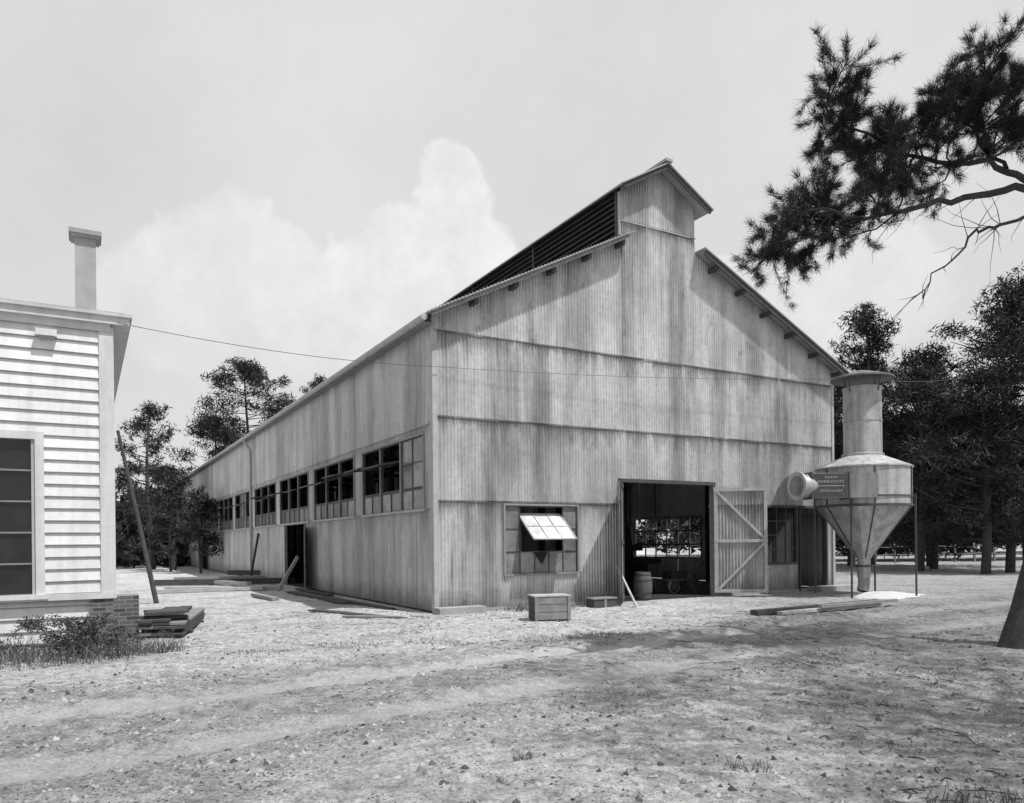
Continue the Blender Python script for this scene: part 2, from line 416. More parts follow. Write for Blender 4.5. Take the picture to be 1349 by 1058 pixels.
# ------------------------------------------------ clapboard house
hs=empty('clapboard_house',(CH[0],CH[1],0),ANG)
b=B(); R=random.Random(3)
HW=-6.0; wz0,wz1=.80,3.2; wx0,wx1=-1.85,-1.05
def boards(place,a0,a1,z0,z1,hole=None,step=.19):
    z=z0
    while z<z1-.02:
        ze=min(z+step,z1)
        spans=[(a0,a1)]
        if hole and z+step/2>hole[2] and z+step/2<hole[3]: spans=[(a0,hole[0]),(hole[1],a1)]
        t=R.uniform(.9,1.04)
        for x0,x1 in spans:
            dz=R.uniform(-.003,.003)
            p=[place(x0,.038,z+dz),place(x1,.038,z-dz),place(x1,.010,ze+.004),place(x0,.010,ze+.004)]
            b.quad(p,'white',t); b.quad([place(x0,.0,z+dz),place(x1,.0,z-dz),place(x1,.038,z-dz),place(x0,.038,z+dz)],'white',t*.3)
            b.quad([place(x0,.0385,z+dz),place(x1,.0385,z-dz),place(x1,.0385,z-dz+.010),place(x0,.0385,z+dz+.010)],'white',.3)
        z=ze
boards(lambda a,d,z:(a,-d,z),HW,-.17,.8,5.05,(wx0-.12,wx1+.12,wz0-.1,wz1+.1))
boards(lambda a,d,z:(a,.06-d,z),HW,-.3,.03,.68)
boards(lambda a,d,z:(d,a,z),.17,12,.8,5.05)
b.box(HW,-.005,.07,.1,0.0,5.05,'white',.9); b.box(-.03,-.001,.1,12,.5,5.05,'white',.9)
b.box(-.17,.04,-.05,.06,.8,5.06,'white',.82); b.box(.0,.042,.062,.17,.8,5.06,'white',.82)
b.box(HW,.05,-.06,-.0,.7,.8,'white',.8); b.box(HW,.03,-.02,.07,.68,.7,'white',.5)
b.obj('siding',hs)
b=B()
b.box(HW-.3,.27,-.13,12.3,5.1,5.22,'white',.75); b.box(HW-.3,.31,-.17,12.34,5.22,5.27,'white',.7); b.box(HW,.0,-.07,12,4.98,5.1,'white',.75)
b.box(HW-.3,.2,-.1,12.2,5.27,5.30,'roof'); b.obj('roof_and_cornice',hs)
b=B()
for x0,x1,z0,z1 in ((wx0-.12,wx0,wz0,wz1+.12),(wx1,wx1+.12,wz0,wz1+.12)): b.box(x0,x1,-.055,.06,z0,z1,'white',.85)
b.box(wx0-.0,wx1+.0,-.052,.06,wz1,wz1+.12,'white',.85); b.box(wx0-.16,wx1+.16,-.1,.0,wz0-.07,wz0-.001,'white',.85)
b.box(wx0,wx1,.03,.05,wz0,wz1,'glassdark',.8)
for j in range(6):
    z=wz0+(wz1-wz0)*j/5; b.box(wx0,wx1,-.005,.028,z-.013,z+.013,'white',.3)
b.box(wx1-.05,wx1,-.02,.028,wz0,wz1,'white',.6)
b.obj('window',hs)
b=B(); b.box(-1.02,-.74,-.16,-.04,4.80,4.90,'white',.9); b.box(-.98,-.78,-.12,-.04,4.76,4.80,'roof'); b.obj('vent_hood',hs)
b=B(); b.box(-.32,.0,-.03,.4,-.05,.7,'brick'); b.box(-.05,.4,.5,1.0,-.05,.7,'brick');b.obj('brick_pier',hs)
b=B(); b.box(-.5,-.17,1.65,1.98,5.2,7.05,'white',.5); b.box(-.56,-.11,1.59,2.04,7.05,7.09,'white',.5); b.box(-.59,-.08,1.56,2.07,7.09,7.17,'white',.4); b.obj('chimney_flue',hs)

# ------------------------------------------------ dust collector (cyclone)
cx,cy=9.63,20.5
cyc=empty('cyclone_dust_collector',(cx,cy,0),0)
b=B(); R=random.Random(2)
tn=[R.uniform(.75,1.1) for _ in range(8)]
b.lathe([(1.2,2.42),(1.2,3.40)],0,0,'cyc',60,tones=tn)
b.lathe([(1.2,3.40),(1.235,3.41),(1.235,3.45),(1.2,3.47),(.5,3.78)],0,0,'cyc',60)
b.lathe([(1.2,2.62),(1.225,2.62),(1.225,2.66),(1.2,2.66)],0,0,'steel',60)
b.lathe([(1.2,2.44),(1.24,2.43),(1.24,2.38),(1.18,2.37)],0,0,'steel',60)
b.lathe([(.5,3.74),(.535,3.78),(.535,3.82),(.49,3.84),(.485,4.7)],0,0,'cyc',40,1.0)
b.lathe([(.485,4.7),(.5,4.7),(.5,4.74),(.485,4.74),(.485,5.60),(.505,5.60),(.505,5.64),(.44,5.64),(.44,5.0)],0,0,'cyc',40,.9)
b.lathe([(.0,6.14),(.2,6.09),(.80,5.90),(.805,5.86),(.79,5.85),(.2,5.98),(.0,6.0)],0,0,'cyc',40,.3)
for i in range(4):
    a=i*math.pi/2+.5; b.beam((.49*math.cos(a),.49*math.sin(a),5.5),(.55*math.cos(a),.55*math.sin(a),5.92),.03,.012,'steel')
b.lathe([(1.2,2.40),(.2,1.0),(.17,.97),(.17,.45)],0,0,'cyc',60,tones=[t*.95 for t in tn])
b.lathe([(.17,.75),(.21,.75),(.21,.8),(.17,.8)],0,0,'steel',24)
for i in range(6):
    a=2*math.pi*(i+.3)/6; c,s=math.cos(a),math.sin(a)
    b.beam((1.215*c,1.215*s,2.4),(1.215*c,1.215*s,3.42),.035,.02,'steel',up=(c,s,0)); b.beam((1.2*c,1.2*s,2.38),(.21*c,.21*s,1.0),.03,.02,'steel')
for i in range(4):
    a=math.pi/4+i*math.pi/2+.12; c,s=math.cos(a),math.sin(a)
    b.beam((1.28*c,1.28*s,-.05),(1.28*c,1.28*s,2.7),.045,.045,'steel',up=(c,s,0))
b.tube([(0,0,.5),(0,0,.3),(-.06,-.05,.08)],.15,'cyc',14,.7)
mt=Matrix.Rotation(math.radians(2),4,'Z')
b.box(-1.95,-.2,-1.2,-.72,2.58,3.22,'cyc',.55,mt)
for x in (-1.97,-1.0): b.box(x,x+.04,-1.23,-.69,2.55,3.25,'steel',1,mt)
b.box(-1.9,-1.04,-1.215,-1.21,2.60,3.20,'darkwood',1,mt)
for (x0,x1,z) in ((-1.62,-1.3,3.11),(-1.8,-1.12,3.0),(-1.74,-1.2,2.76)):
    x=x0
    while x<x1:
        wd=R.uniform(.03,.06); b.box(x,x+wd,-1.219,-1.2155,z-.03,z+.03,'wood',1,mt); x+=wd+.025
b.box(-1.82,-1.1,-1.219,-1.2155,2.88,2.895,'palewood',1,mt)
o0=mt@Vector((-1.95,-.95,2.9)); dn=Vector((-.955,-.30,0)).normalized()
b.tube([o0+Vector((.15,.05,0)),o0+dn*.14,o0+dn*.3],[.30,.31,.27],'cyc',28,.8)
b.tube([o0+dn*.3,o0+dn*.35],[.37,.37],'cyc',28,1.0); b.tube([o0+dn*.35,o0+dn*.356],[.27,.27],'cyc',28,.5)
o=b.obj('cyclone_body',cyc); smooth_angle(o,30)

# ------------------------------------------------ small props
def prop(name,b,loc=(0,0,0),rot=0,smooth=None):
    o=b.obj(name); o.location=loc; o.rotation_euler=(0,0,rot)
    if smooth: smooth_angle(o,smooth)
    return o
f=lambda s,t,z: nC+U*s+V*t+Vector((0,0,z))
b=B()
for j in range(3): b.box(-.36,.36,-.24,-.22,.02+j*.15,.16+j*.15,'wood',1); b.box(-.36,.36,.22,.24,.02+j*.15,.16+j*.15,'wood')
for j in range(3): b.box(-.36,-.34,-.22,.22,.02+j*.15,.16+j*.15,'darkwood'); b.box(.34,.36,-.22,.22,.02+j*.15,.16+j*.15,'wood')  # left boards use dark wood to paint in the shaded side
for j in range(4): b.box(-.38,.38,-.25+j*.127,-.25+j*.127+.122,.465,.49,'palewood')  # pale wood on top paints in the sunlit lid
for x in (-.33,.33): b.box(x-.03,x+.03,-.258,-.24,.0,.46,'wood')
b.box(-.34,.34,-.2,.2,.0,.02,'darkwood')
prop('wooden_crate',b,(.72,14.75,0),math.radians(14))
b=B(); b.box(-.32,.32,-.15,.15,0,.2,'darkwood'); b.box(-.34,.34,-.17,.17,.2,.23,'wood'); b.box(-.03,.03,-.165,-.15,0,.2,'wood')
prop('low_box',b,(2.05,17.3,0),ANG)
b=B(); b.lathe([(.19,0),(.205,.08),(.235,.22),(.245,.36),(.235,.5),(.205,.63),(.19,.7),(.175,.7),(.175,.66),(.0,.66)],0,0,'barrel',28)
for z,r in ((.06,.206),(.2,.236),(.5,.24),(.64,.208)): b.lathe([(r,z-.018),(r+.008,z-.018),(r+.006,z+.018),(r,z+.018)],0,0,'hoop',28)
prop('wooden_barrel',b,(3.36,19.3,0.02),0,30)
b=B()
def wheel(b,c,r):
    c=Vector(c); pts=[c+Vector((math.cos(a)*r,0,math.sin(a)*r)) for a in [2*math.pi*i/18 for i in range(19)]]
    b.tube(pts,.022,'steel',6,cap=False)
    for i in range(4):
        a=math.pi*i/4; d=Vector((math.cos(a)*r,0,math.sin(a)*r)); b.beam(c-d,c+d,.02,.02,'steel')
wheel(b,(-.3,-.3,.2),.18); wheel(b,(-.3,.3,.2),.18); wheel(b,(.5,-.3,.2),.18); wheel(b,(.5,.3,.2),.18)
b.box(-.5,.75,-.25,.25,.36,.42,'steel'); b.beam((-.3,-.33,.2),(-.3,.33,.2),.04,.04,'steel'); b.beam((.5,-.33,.2),(.5,.33,.2),.04,.04,'steel')
b.box(-.3,.25,-.2,.2,.42,.62,'black'); b.tube([(.45,-.1,.42),(.45,-.1,.55)],.12,'steel',12); b.beam((.7,0,.4),(1.1,0,.9),.04,.04,'steel')
prop('hand_cart',b,(4.65,21.4,0.02),.5)
b=B(); b.beam((2.52,17.9,.9),(2.82,16.9,.0),.04,.04,'palewood'); prop('leaning_stick',b)
b=B(); R=random.Random(8)
for l in range(5):
    for w in range(3-(l>3)):
        o_=R.uniform(-.2,.2); b.box(-.36+w*.245,-.36+w*.245+.235,-1.5+o_,1.4+o_,.03+l*.055,.03+l*.055+.042,'darkwood' if R.random()<.8 else 'wood')
for y in (-.8,.8): b.box(-.4,.4,y-.05,y+.05,-.02,.03,'darkwood')
prop('lumber_stack',b,(-6.35,14.1,0),math.radians(16))
b=B(); b.beam((4.9,15.2,.05),(8.5,17.4,.06),.2,.09,'darkwood'); b.beam((5.4,15.15,.04),(8.2,16.8,.04),.14,.06,'palewood'); b.beam((6.4,15.6,.12),(8.7,17.0,.12),.1,.06,'wood')
prop('timber_planks',b)
b=B(); b.beam((-11.5,24,.06),(-7.8,25.5,.06),.25,.1,'palewood'); b.beam((-11.8,25.5,.06),(-8.3,25.0,.06),.2,.1,'palewood');b.beam((-13.5,28.2,.12),(-8.4,29,.12),.2,.22,'darkwood');b.beam((-13,30,.1),(-9.5,27,.12),.2,.12,'palewood')
b.beam((-12.5,33,.3),(-9.6,32,.3),.2,.2,'darkwood'); b.beam((-14,31,.1),(-10,31.5,.1),.2,.2,'wood')
prop('scattered_boards',b)
b=B(); b.beam((-3.2,13.6,.02),(-2.2,13.4,.02),.12,.03,'palewood'); b.beam((-4.6,17.2,.02),(-2.2,15.0,.02),.25,.03,'darkwood'); b.beam((-3.5,15.5,.03),(-2.3,15.2,.03),.15,.04,'wood');b.beam((-7.6,22,.06),(-6.4,20.2,.06),.2,.08,'wood')
b.beam(f(-.55,1.2,.03),f(-.75,6.2,.03),.22,.04,'darkwood'); b.beam(f(-.9,3.5,.03),f(-1.0,9.0,.03),.25,.04,'darkwood'); b.beam(f(-.4,6.5,.05),f(-.5,10,.05),.2,.05,'darkwood')
prop('loose_planks',b)
b=B(); b.tube([(-9.4,19.8,-.1),(-9.9,19.85,2.2),(-10.45,19.9,4.6)],[.065,.055,.04],'darkwood',8); prop('leaning_pole',b)
b=B(); R=random.Random(5)
for j in range(5):
    z=.08+j*.075; b.beam((-.36+R.uniform(-.1,.1),R.uniform(-.05,.05),z),(.35,R.uniform(-.05,.1),z+R.uniform(-.02,.02)),.3,.045,'darkwood')
    b.beam((-.3,.35+R.uniform(-.05,.05),z),(.3+R.uniform(-.1,.1),.4,z),.3,.045,'darkwood')
b.box(-.2,.2,-.05,.5,-.03,.06,'darkwood')
prop('scrap_lumber_pile',b,(-6.0,12.95,0),ANG)
def sag(p,q,s,n=16):
    p=Vector(p);q=Vector(q); return [p.lerp(q,i/n)-Vector((0,0,s*4*(i/n)*(1-i/n))) for i in range(n+1)]
b=B()
b.tube(sag((-6.3,12.0,5.12),f(-.1,-.12,5.33),.12),.006,'steel',5); b.tube(sag(f(-.1,-.12,5.33),f(13.3,-.6,6.3),.12),.005,'steel',5)
b.tube(sag(f(13.3,-.6,6.3),(24,36,9.6),.3),.01,'steel',5)
prop('overhead_wire',b)
b=B(); n=36; rings=[]
for ri,(r,z) in enumerate([(0,.10),(.25,.085),(.55,.04),(.9,.0),(1.3,-.05)]):
    n0=len(b.v); rings.append(n0)
    for j in range(n):
        a=2*math.pi*j/n; rr=r*(1+.15*math.sin(3*a+1)+.08*math.sin(7*a)); b.v.append((rr*math.cos(a),rr*math.sin(a)*.8,z+.01*math.sin(5*a)))
for i in range(4):
    for j in range(n): b.face((rings[i]+j,rings[i]+(j+1)%n,rings[i+1]+(j+1)%n,rings[i+1]+j),'sand')
prop('sawdust_pile',b,(9.95,20.1,0),0,60)
b=B(); R=random.Random(31)
for i in range(34):
    x=11.5+i*1.3; y=44+.15*i; b.beam((x,y,-.1),(x+R.uniform(-.08,.08),y,1.1+R.uniform(-.1,.1)),.1,.1,'wood')
    for z in (.5,.95):
        if R.random()<.8: b.beam((x,y-.07,z+R.uniform(-.05,.05)),(x+1.3,y+.08,z+R.uniform(-.05,.05)),.03,.05,'wood')
prop('rail_fence',b)

# ------------------------------------------------ ground + road
def vnoise(x,y,seed=0):
    xi=np.floor(x).astype(np.int64); yi=np.floor(y).astype(np.int64); fx=x-xi; fy=y-yi
    fx=fx*fx*(3-2*fx); fy=fy*fy*(3-2*fy)
    def hsh(a,b_):
        h=(a*374761393+b_*668265263+seed*1442695)&0x7fffffff; h=((h^(h>>13))*1274126177)&0x7fffffff
        return ((h^(h>>16))&0xffff)/65535.0
    return (hsh(xi,yi)*(1-fx)+hsh(xi+1,yi)*fx)*(1-fy)+(hsh(xi,yi+1)*(1-fx)+hsh(xi+1,yi+1)*fx)*fy-.5
RX,RY=-3.84,6.3
def road_sd(x,y):
    s=(x-RX)*U.x+(y-RY)*U.y; n_=(x-RX)*V.x+(y-RY)*V.y
    cen=.9*np.sin(s*.11)+np.where(s>0,.0015,.0005)*s*s
    return s,n_-cen
def height(x,y):
    x=np.asarray(x,float);y=np.asarray(y,float)
    h=.07*vnoise(x*.35,y*.35,1)+.035*vnoise(x*1.3,y*1.3,2)+.024*vnoise(x*3.7,y*3.7,3)+.020*vnoise(x*9,y*9,4)+.014*vnoise(x*19,y*19,5)
    s,n_=road_sd(x,y); a=np.abs(n_)
    h=h-.05*np.exp(-((a-.95)/.22)**2)-.02*np.exp(-(a/1.7)**4)+.02*np.exp(-((a-1.55)/.25)**2)
    r=np.hypot(x,y); fade=np.clip((26-r)/6,0,1)
    ls=(x-CW[0])*U.x+(y-CW[1])*U.y; lt=(x-CW[0])*V.x+(y-CW[1])*V.y
    ins=np.clip(np.maximum(-ls,-lt)/.8,0,1)
    return h*fade*(.25+.75*ins)-.015
def gmat(name):
    m,nt,bs=newmat(name)
    geo=N(nt,'ShaderNodeNewGeometry').outputs['Position']
    a=noise(nt,.16,6,.6,geo); c=noise(nt,.8,9,.72,geo); d=noise(nt,6,8,.82,geo); e=noise(nt,34,6,.8,geo)
    v=mr(nt,a,.3,.7,.66,.80)
    v=math_(nt,'MULTIPLY',v,mr(nt,c,.48,.63,1.04,.72))
    v=math_(nt,'MULTIPLY',v,mr(nt,d,.42,.62,1.10,.54))
    v=math_(nt,'MULTIPLY',v,mr(nt,e,.42,.64,1.12,.54))
    at=N(nt,'ShaderNodeAttribute'); at.attribute_name='across'; w=at.outputs['Fac']
    wob=math_(nt,'MULTIPLY',math_(nt,'SUBTRACT',noise(nt,.5,6,.65,geo),.5),1.1)
    ws=math_(nt,'ADD',w,wob); ab=math_(nt,'ABSOLUTE',ws)
    rut=math_(nt,'ABSOLUTE',math_(nt,'SUBTRACT',ab,.95))
    inrut=mr(nt,math_(nt,'ADD',rut,math_(nt,'MULTIPLY',math_(nt,'SUBTRACT',d,.5),.7)),.10,.46,1,0)
    fad=mr(nt,ab,1.5,2.6,1,0)
    for scv,lo,hi,g in ((15,.12,.26,1.3),(34,.16,.32,2.5)):
        vo=N(nt,'ShaderNodeTexVoronoi'); vo.inputs['Scale'].default_value=scv; nt.links.new(geo,vo.inputs['Vector'])
        sp=mr(nt,vo.outputs['Distance'],lo,hi,.25,1.0)
        gate=mr(nt,math_(nt,'ADD',noise(nt,g,4,.6,geo),math_(nt,'MULTIPLY',fad,.05)),.45,.55,0,1)
        gate=math_(nt,'MULTIPLY',gate,math_(nt,'SUBTRACT',1.0,math_(nt,'MULTIPLY',inrut,.8)))
        v=math_(nt,'MULTIPLY',v,math_(nt,'SUBTRACT',1.0,math_(nt,'MULTIPLY',math_(nt,'SUBTRACT',1.0,sp),gate)))
    v=math_(nt,'MULTIPLY',v,math_(nt,'SUBTRACT',1.0,math_(nt,'MULTIPLY',math_(nt,'MULTIPLY',fad,math_(nt,'SUBTRACT',1.0,inrut)),.28)))
    k_=math_(nt,'MULTIPLY',inrut,.6)
    v=math_(nt,'ADD',math_(nt,'MULTIPLY',v,math_(nt,'SUBTRACT',1.0,k_)),math_(nt,'MULTIPLY',k_,mr(nt,e,.35,.65,.60,.44)))
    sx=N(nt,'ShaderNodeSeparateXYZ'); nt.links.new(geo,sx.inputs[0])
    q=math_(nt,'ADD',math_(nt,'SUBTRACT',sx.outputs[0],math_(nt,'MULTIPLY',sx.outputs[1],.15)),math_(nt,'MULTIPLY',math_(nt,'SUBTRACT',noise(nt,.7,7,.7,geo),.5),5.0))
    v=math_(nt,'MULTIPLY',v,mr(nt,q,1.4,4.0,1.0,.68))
    nt.links.new(v,bs.inputs['Base Color']); bs.inputs['Roughness'].default_value=.95; bs.inputs['Specular IOR Level'].default_value=.15
    h=math_(nt,'ADD',math_(nt,'MULTIPLY',d,1.0),math_(nt,'MULTIPLY',e,.5))
    bump(nt,bs,h,1.0,.09)
    return m
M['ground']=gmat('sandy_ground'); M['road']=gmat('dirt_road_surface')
def sheet(name,xs,ys,mat,zoff=0,xy=None):
    if xy is None: X_,Y_=np.meshgrid(xs,ys)
    else: X_,Y_=xy
    Z_=height(X_,Y_)+zoff; _,acr=road_sd(X_,Y_)
    ny,nx=X_.shape; vv=np.stack([X_.ravel(),Y_.ravel(),Z_.ravel()],1)
    i=np.arange(ny-1)[:,None]*nx+np.arange(nx-1)[None,:]; i=i.ravel()
    F=np.stack([i,i+1,i+nx+1,i+nx],1)
    me=bpy.data.meshes.new(name); me.vertices.add(len(vv)); me.vertices.foreach_set('co',vv.ravel())
    me.loops.add(F.size); me.loops.foreach_set('vertex_index',F.ravel().astype(np.int32)); me.polygons.add(len(F))
    me.polygons.foreach_set('loop_start',np.arange(0,F.size,4,dtype=np.int32)); me.polygons.foreach_set('loop_total',np.full(len(F),4,dtype=np.int32))
    me.update(calc_edges=True); at=me.attributes.new('across','FLOAT','POINT'); at.data.foreach_set('value',acr.ravel())
    me.polygons.foreach_set('use_smooth',[True]*len(F)); me.materials.append(M[mat]); me.validate()
    if me.polygons[0].normal.z<0: me.flip_normals()
    o=bpy.data.objects.new(name,me); COL.objects.link(o); return o
xs=np.concatenate([[-900,-400,-150,-70,-40,-26],np.arange(-17,19,.055),[26,40,70,150,400,900]])
ys=np.concatenate([[-300,-80,-20,-5,0,2],np.arange(3,12,.035),np.arange(12,24,.09),[25,27,30,35,42,60,90,150,300,700,1500]])
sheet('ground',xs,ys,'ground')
ss=np.arange(-14,30,.05); ww=np.linspace(-2.3,2.3,110); S_,W_=np.meshgrid(ss,ww)
cen=.9*np.sin(S_*.11)+np.where(S_>0,.0015,.0005)*S_*S_
wv=W_+cen
PX,PY=RX+S_*U.x+wv*V.x, RY+S_*U.y+wv*V.y
off=.008-.04*np.clip((np.abs(W_)+vnoise(PX*2.3,PY*2.3,14)*.9-1.35)/.8,0,1)-.05*np.clip((S_-24)/5,0,1)
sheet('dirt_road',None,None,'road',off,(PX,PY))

# gravel: one object
b=B(); n=34000
Y=3.6+rng.random(n)**1.3*14; X=(rng.uniform(-.75,.75,n))*Y
sz=rng.gamma(1.6,.0065,n)+.004
HZ=height(X,Y); _,RDI=road_sd(X,Y); DEN=vnoise(X*.8,Y*.8,21)+.6*vnoise(X*2.7,Y*2.7,22)
for i in range(n):
    p=Vector((X[i],Y[i],0)); r=(p-nC); s_=r.dot(U); t_=r.dot(V)
    if s_>-.1 and t_>-.1: continue
    inr=abs(abs(RDI[i])-.95)<.32
    keep=(.12 if inr else (.95 if abs(RDI[i])<2.3 else .35))*(1.3 if DEN[i]>0 else .5)
    if rng.random()>keep: continue
    s=min(sz[i],.032); c=len(b.v); a0=rng.random()*6.28; z=HZ[i]
    b.v.append((X[i]+rng.normal()*s*.3,Y[i]+rng.normal()*s*.3,z+s*rng.uniform(.5,1.1)))
    for j in range(5):
        a=a0+j*1.257+rng.normal()*.3; rr=s*rng.uniform(.6,1.3); b.v.append((X[i]+rr*math.cos(a),Y[i]+rr*math.sin(a),z+(s*.3*rng.random())-.004))
    t=rng.uniform(.12,1.1)
    for q in range(5): b.face((c,c+1+q,c+1+(q+1)%5),'stone',t)
b.obj('gravel')
b=B(); R=random.Random(44)
for i in range(1700):
    y=3.7+R.random()**1.4*13; x=R.uniform(-.72,.74)*y
    r=Vector((x,y,0))-nC
    if r.dot(U)>-.3 and r.dot(V)>-.3: continue
    if vnoise(np.array(x*.6),np.array(y*.6),33)+.25*(x/y)<-.02: continue
    a=R.uniform(0,3.14); L=R.uniform(.03,.16) if R.random()<.93 else R.uniform(.2,.5); z=float(height(x,y))+.008
    dx,dy=math.cos(a)*L/2,math.sin(a)*L/2; w=R.uniform(.002,.006)
    b.tube([(x-dx,y-dy,z),(x+R.gauss(0,L*.06),y+R.gauss(0,L*.06),z+R.uniform(0,.02)),(x+dx,y+dy,z)],w,'twig',4,R.uniform(.3,2.2),cap=False)
b.obj('fallen_twigs')

# grass: one object
def blades(cx,cy,r,n,h,spread=.5,w=.006):
    a=rng.uniform(0,2*np.pi,n); rr=r*np.sqrt(rng.random(n)); x=cx+rr*np.cos(a)*1.6; y=cy+rr*np.sin(a); z=height(x,y)
    hh=h*rng.uniform(.4,1.2,n); la=rng.uniform(0,2*np.pi,n); ln=hh*rng.uniform(.1,spread*2.2,n)
    wa=rng.uniform(0,np.pi,n); wx=np.cos(wa)*w;wy=np.sin(wa)*w
    A=np.zeros((n,3,3)); A[:,0]=np.stack([x-wx,y-wy,z-.005],1); A[:,1]=np.stack([x+wx,y+wy,z-.005],1); A[:,2]=np.stack([x+ln*np.cos(la),y+ln*np.sin(la),z+hh],1)
    return A
G=[]
for (gx,gy,r,n,h,w) in [(-6.3,10.6,.7,700,.38,.005),(-5.35,11.1,.3,300,.3,.005),(-6.9,9.9,.6,400,.22,.005),
    (.6,16.9,.5,300,.22,.008),(1.6,17.4,.3,120,.15,.008),(.07,5.35,.05,60,.08,.003),(1.62,5.15,.1,90,.08,.003),(2.75,4.35,.2,130,.16,.004),(2.4,4.1,.1,60,.12,.004),
    (-2.4,11.2,.35,160,.05,.006),(-1.2,11.6,.35,160,.05,.006),(.5,12.0,.35,160,.06,.006),(-3.6,10.6,.3,120,.05,.006),(1.5,12.6,.3,140,.06,.006)]:
    G.append(blades(gx,gy,r,n,h,w=w))
for i in range(900):
    y=rng.uniform(4.2,17); x=rng.uniform(-.6,.74)*y; p=Vector((x,y,0)); r=p-nC
    if r.dot(U)>-1 and r.dot(V)>-.2: continue
    right=(x>.28*y+.2 and y<9.5)
    if abs(road_sd(x,y)[1])<1.5 and not right: continue
    if vnoise(np.array(x*.6),np.array(y*.6),9)<(-.1 if right else .12): continue
    G.append(blades(x,y,rng.uniform(.04,.3),int(rng.uniform(10,60)),rng.uniform(.015,.045),w=.0035,spread=1.4))
A=np.concatenate(G); b=B(); b.tris(A,'grass',rng.uniform(.3,1.6,len(A))); b.obj('grass')
def leafcloud(c,r,n,size,flat=.7,asp=.45):
    d=rng.normal(size=(n,3)); d/=np.linalg.norm(d,axis=1)[:,None]; rad=rng.random(n)**.5
    p=np.array(c)+d*(rad*r)[:,None]*np.array([1,1,flat])
    a=rng.normal(size=(n,3)); a/=np.linalg.norm(a,axis=1)[:,None]; q=rng.normal(size=(n,3)); q=np.cross(a,q); q/=np.linalg.norm(q,axis=1)[:,None]
    s=(size*rng.uniform(.5,1.3,n))[:,None]
    return np.stack([p-q*s*asp*.5,p+q*s*asp*.5,p+a*s],1)
b=B()
for i in range(85):
    x=-6.3+rng.normal()*.5; y=10.75+rng.normal()*.38; b.tris(leafcloud((x,y,rng.uniform(.05,.48)),.13,60,.055),'leaf',rng.uniform(.5,2.8,60))
b.obj('weed_patch')

# ------------------------------------------------ trees
def pine(name,x,y,h,spread,lo=.35,limbs=26,seed=0,cl=(.45,.85),n=85,r=.2,lean=(0,0),size=.32,k='needle',asp=.22):
    R=random.Random(seed); b=B(); K=9; tp=[]
    ph=R.random()*6
    for i in range(K+1):
        f_=i/K; tp.append(Vector((x+lean[0]*f_*h+.012*h*math.sin(f_*5+ph),y+lean[1]*f_*h+.01*h*math.cos(f_*4+ph),h*.97*f_-.1)))
    b.tube(tp,[r*(1-.85*i/K) for i in range(K+1)],'bark',8)
    for i in range(limbs):
        f_=lo+(1-lo)*((i+R.random()*.7)/limbs)**.9
        if f_>.985: f_=.985
        q=f_*K; j=min(int(q),K-1); p=tp[j].lerp(tp[j+1],q-j)
        az=R.uniform(0,6.28); prof=math.sin(math.pi*min(1,max(0,(f_-lo)/(1-lo))*.72+.25))**.8
        L=spread*prof*R.uniform(.5,1.2)
        d=Vector((math.cos(az),math.sin(az),R.uniform(.05,.55))); m1=p+d*L*.5; e=p+d*L+Vector((0,0,.1*L))
        b.tube([p,m1+Vector((0,0,-.05*L)),e],[r*.28*(1.1-f_)+.02,.03,.012],'bark',5,cap=False)
        nc=R.randint(3,6)
        for c in range(nc):
            g=R.uniform(.4,1.08); pc=p.lerp(e,g)+Vector((R.gauss(0,.35),R.gauss(0,.35),R.gauss(.1,.25)))*(spread/3)
            rc=R.uniform(*cl)*R.uniform(.6,1.1); base=R.uniform(.4,1.7)
            nn=int(n*.7*(rc/cl[1])**1.3)+10
            b.tris(leafcloud(pc,rc,nn,size,.55,asp),k,base*rng.uniform(.6,1.4,nn))
    rc=cl[0]; b.tris(leafcloud(tp[-1],rc,n,size,1.1,asp),k,rng.uniform(.5,1.4,n))
    return b.obj(name)
for i,(x,y,h,sp,lo) in enumerate([(17.2,36,12.8,2.4,.25),(21.2,32,12.4,3.2,.14),(18.6,34,9.2,2.8,.1),(20.4,36,10.8,2.8,.12),(23.6,34,13.2,3.2,.14),(15.2,38,9.0,2.2,.12),(25.6,37,14,3.2,.14),(22.4,40,11,3.2,.1),(18.5,41,10.4,3.2,.1),(16.0,43,9,3,.1),(22.6,30,11.5,3,.14),(13.6,42,7.6,2.4,.1),(19.6,31,8.2,2.6,.12),(20.6,43,12,3.2,.1)]):
    pine('pine_tree',x,y,h,sp,lo,seed=20+i,limbs=38,n=110,size=.30,asp=.2)
pine('pine_tree',-23.2,48,10.8,2.2,.3,limbs=26,seed=51,n=70,cl=(.35,.7))
pine('pine_tree',-20.9,46,6.5,1.6,.25,limbs=18,seed=57,n=70,cl=(.35,.7))
pine('pine_tree',-26.0,74,19.8,4.4,.5,limbs=38,seed=52,n=150,cl=(.6,1.4),size=.45,r=.3)
pine('pine_tree',-30.2,76,14.6,3.8,.3,limbs=30,seed=53,n=130,cl=(.6,1.3),size=.45,r=.3)
pine('pine_tree',-23.4,92,22.5,2.4,.5,limbs=18,seed=54,n=110,cl=(.6,1.0),size=.45,r=.3)
pine('pine_tree',-27.0,57,7.5,3,.1,limbs=30,seed=58,n=110,cl=(.5,.9))
pine('oak_sapling',-16.9,40.5,4.3,1.6,.2,limbs=20,seed=60,n=90,cl=(.3,.55),size=.16,r=.07,k='leaf',asp=.6)
pine('oak_sapling',-19.6,43,4.9,1.8,.15,limbs=20,seed=61,n=90,cl=(.3,.6),size=.16,r=.07,k='leaf',asp=.6)
b=B()
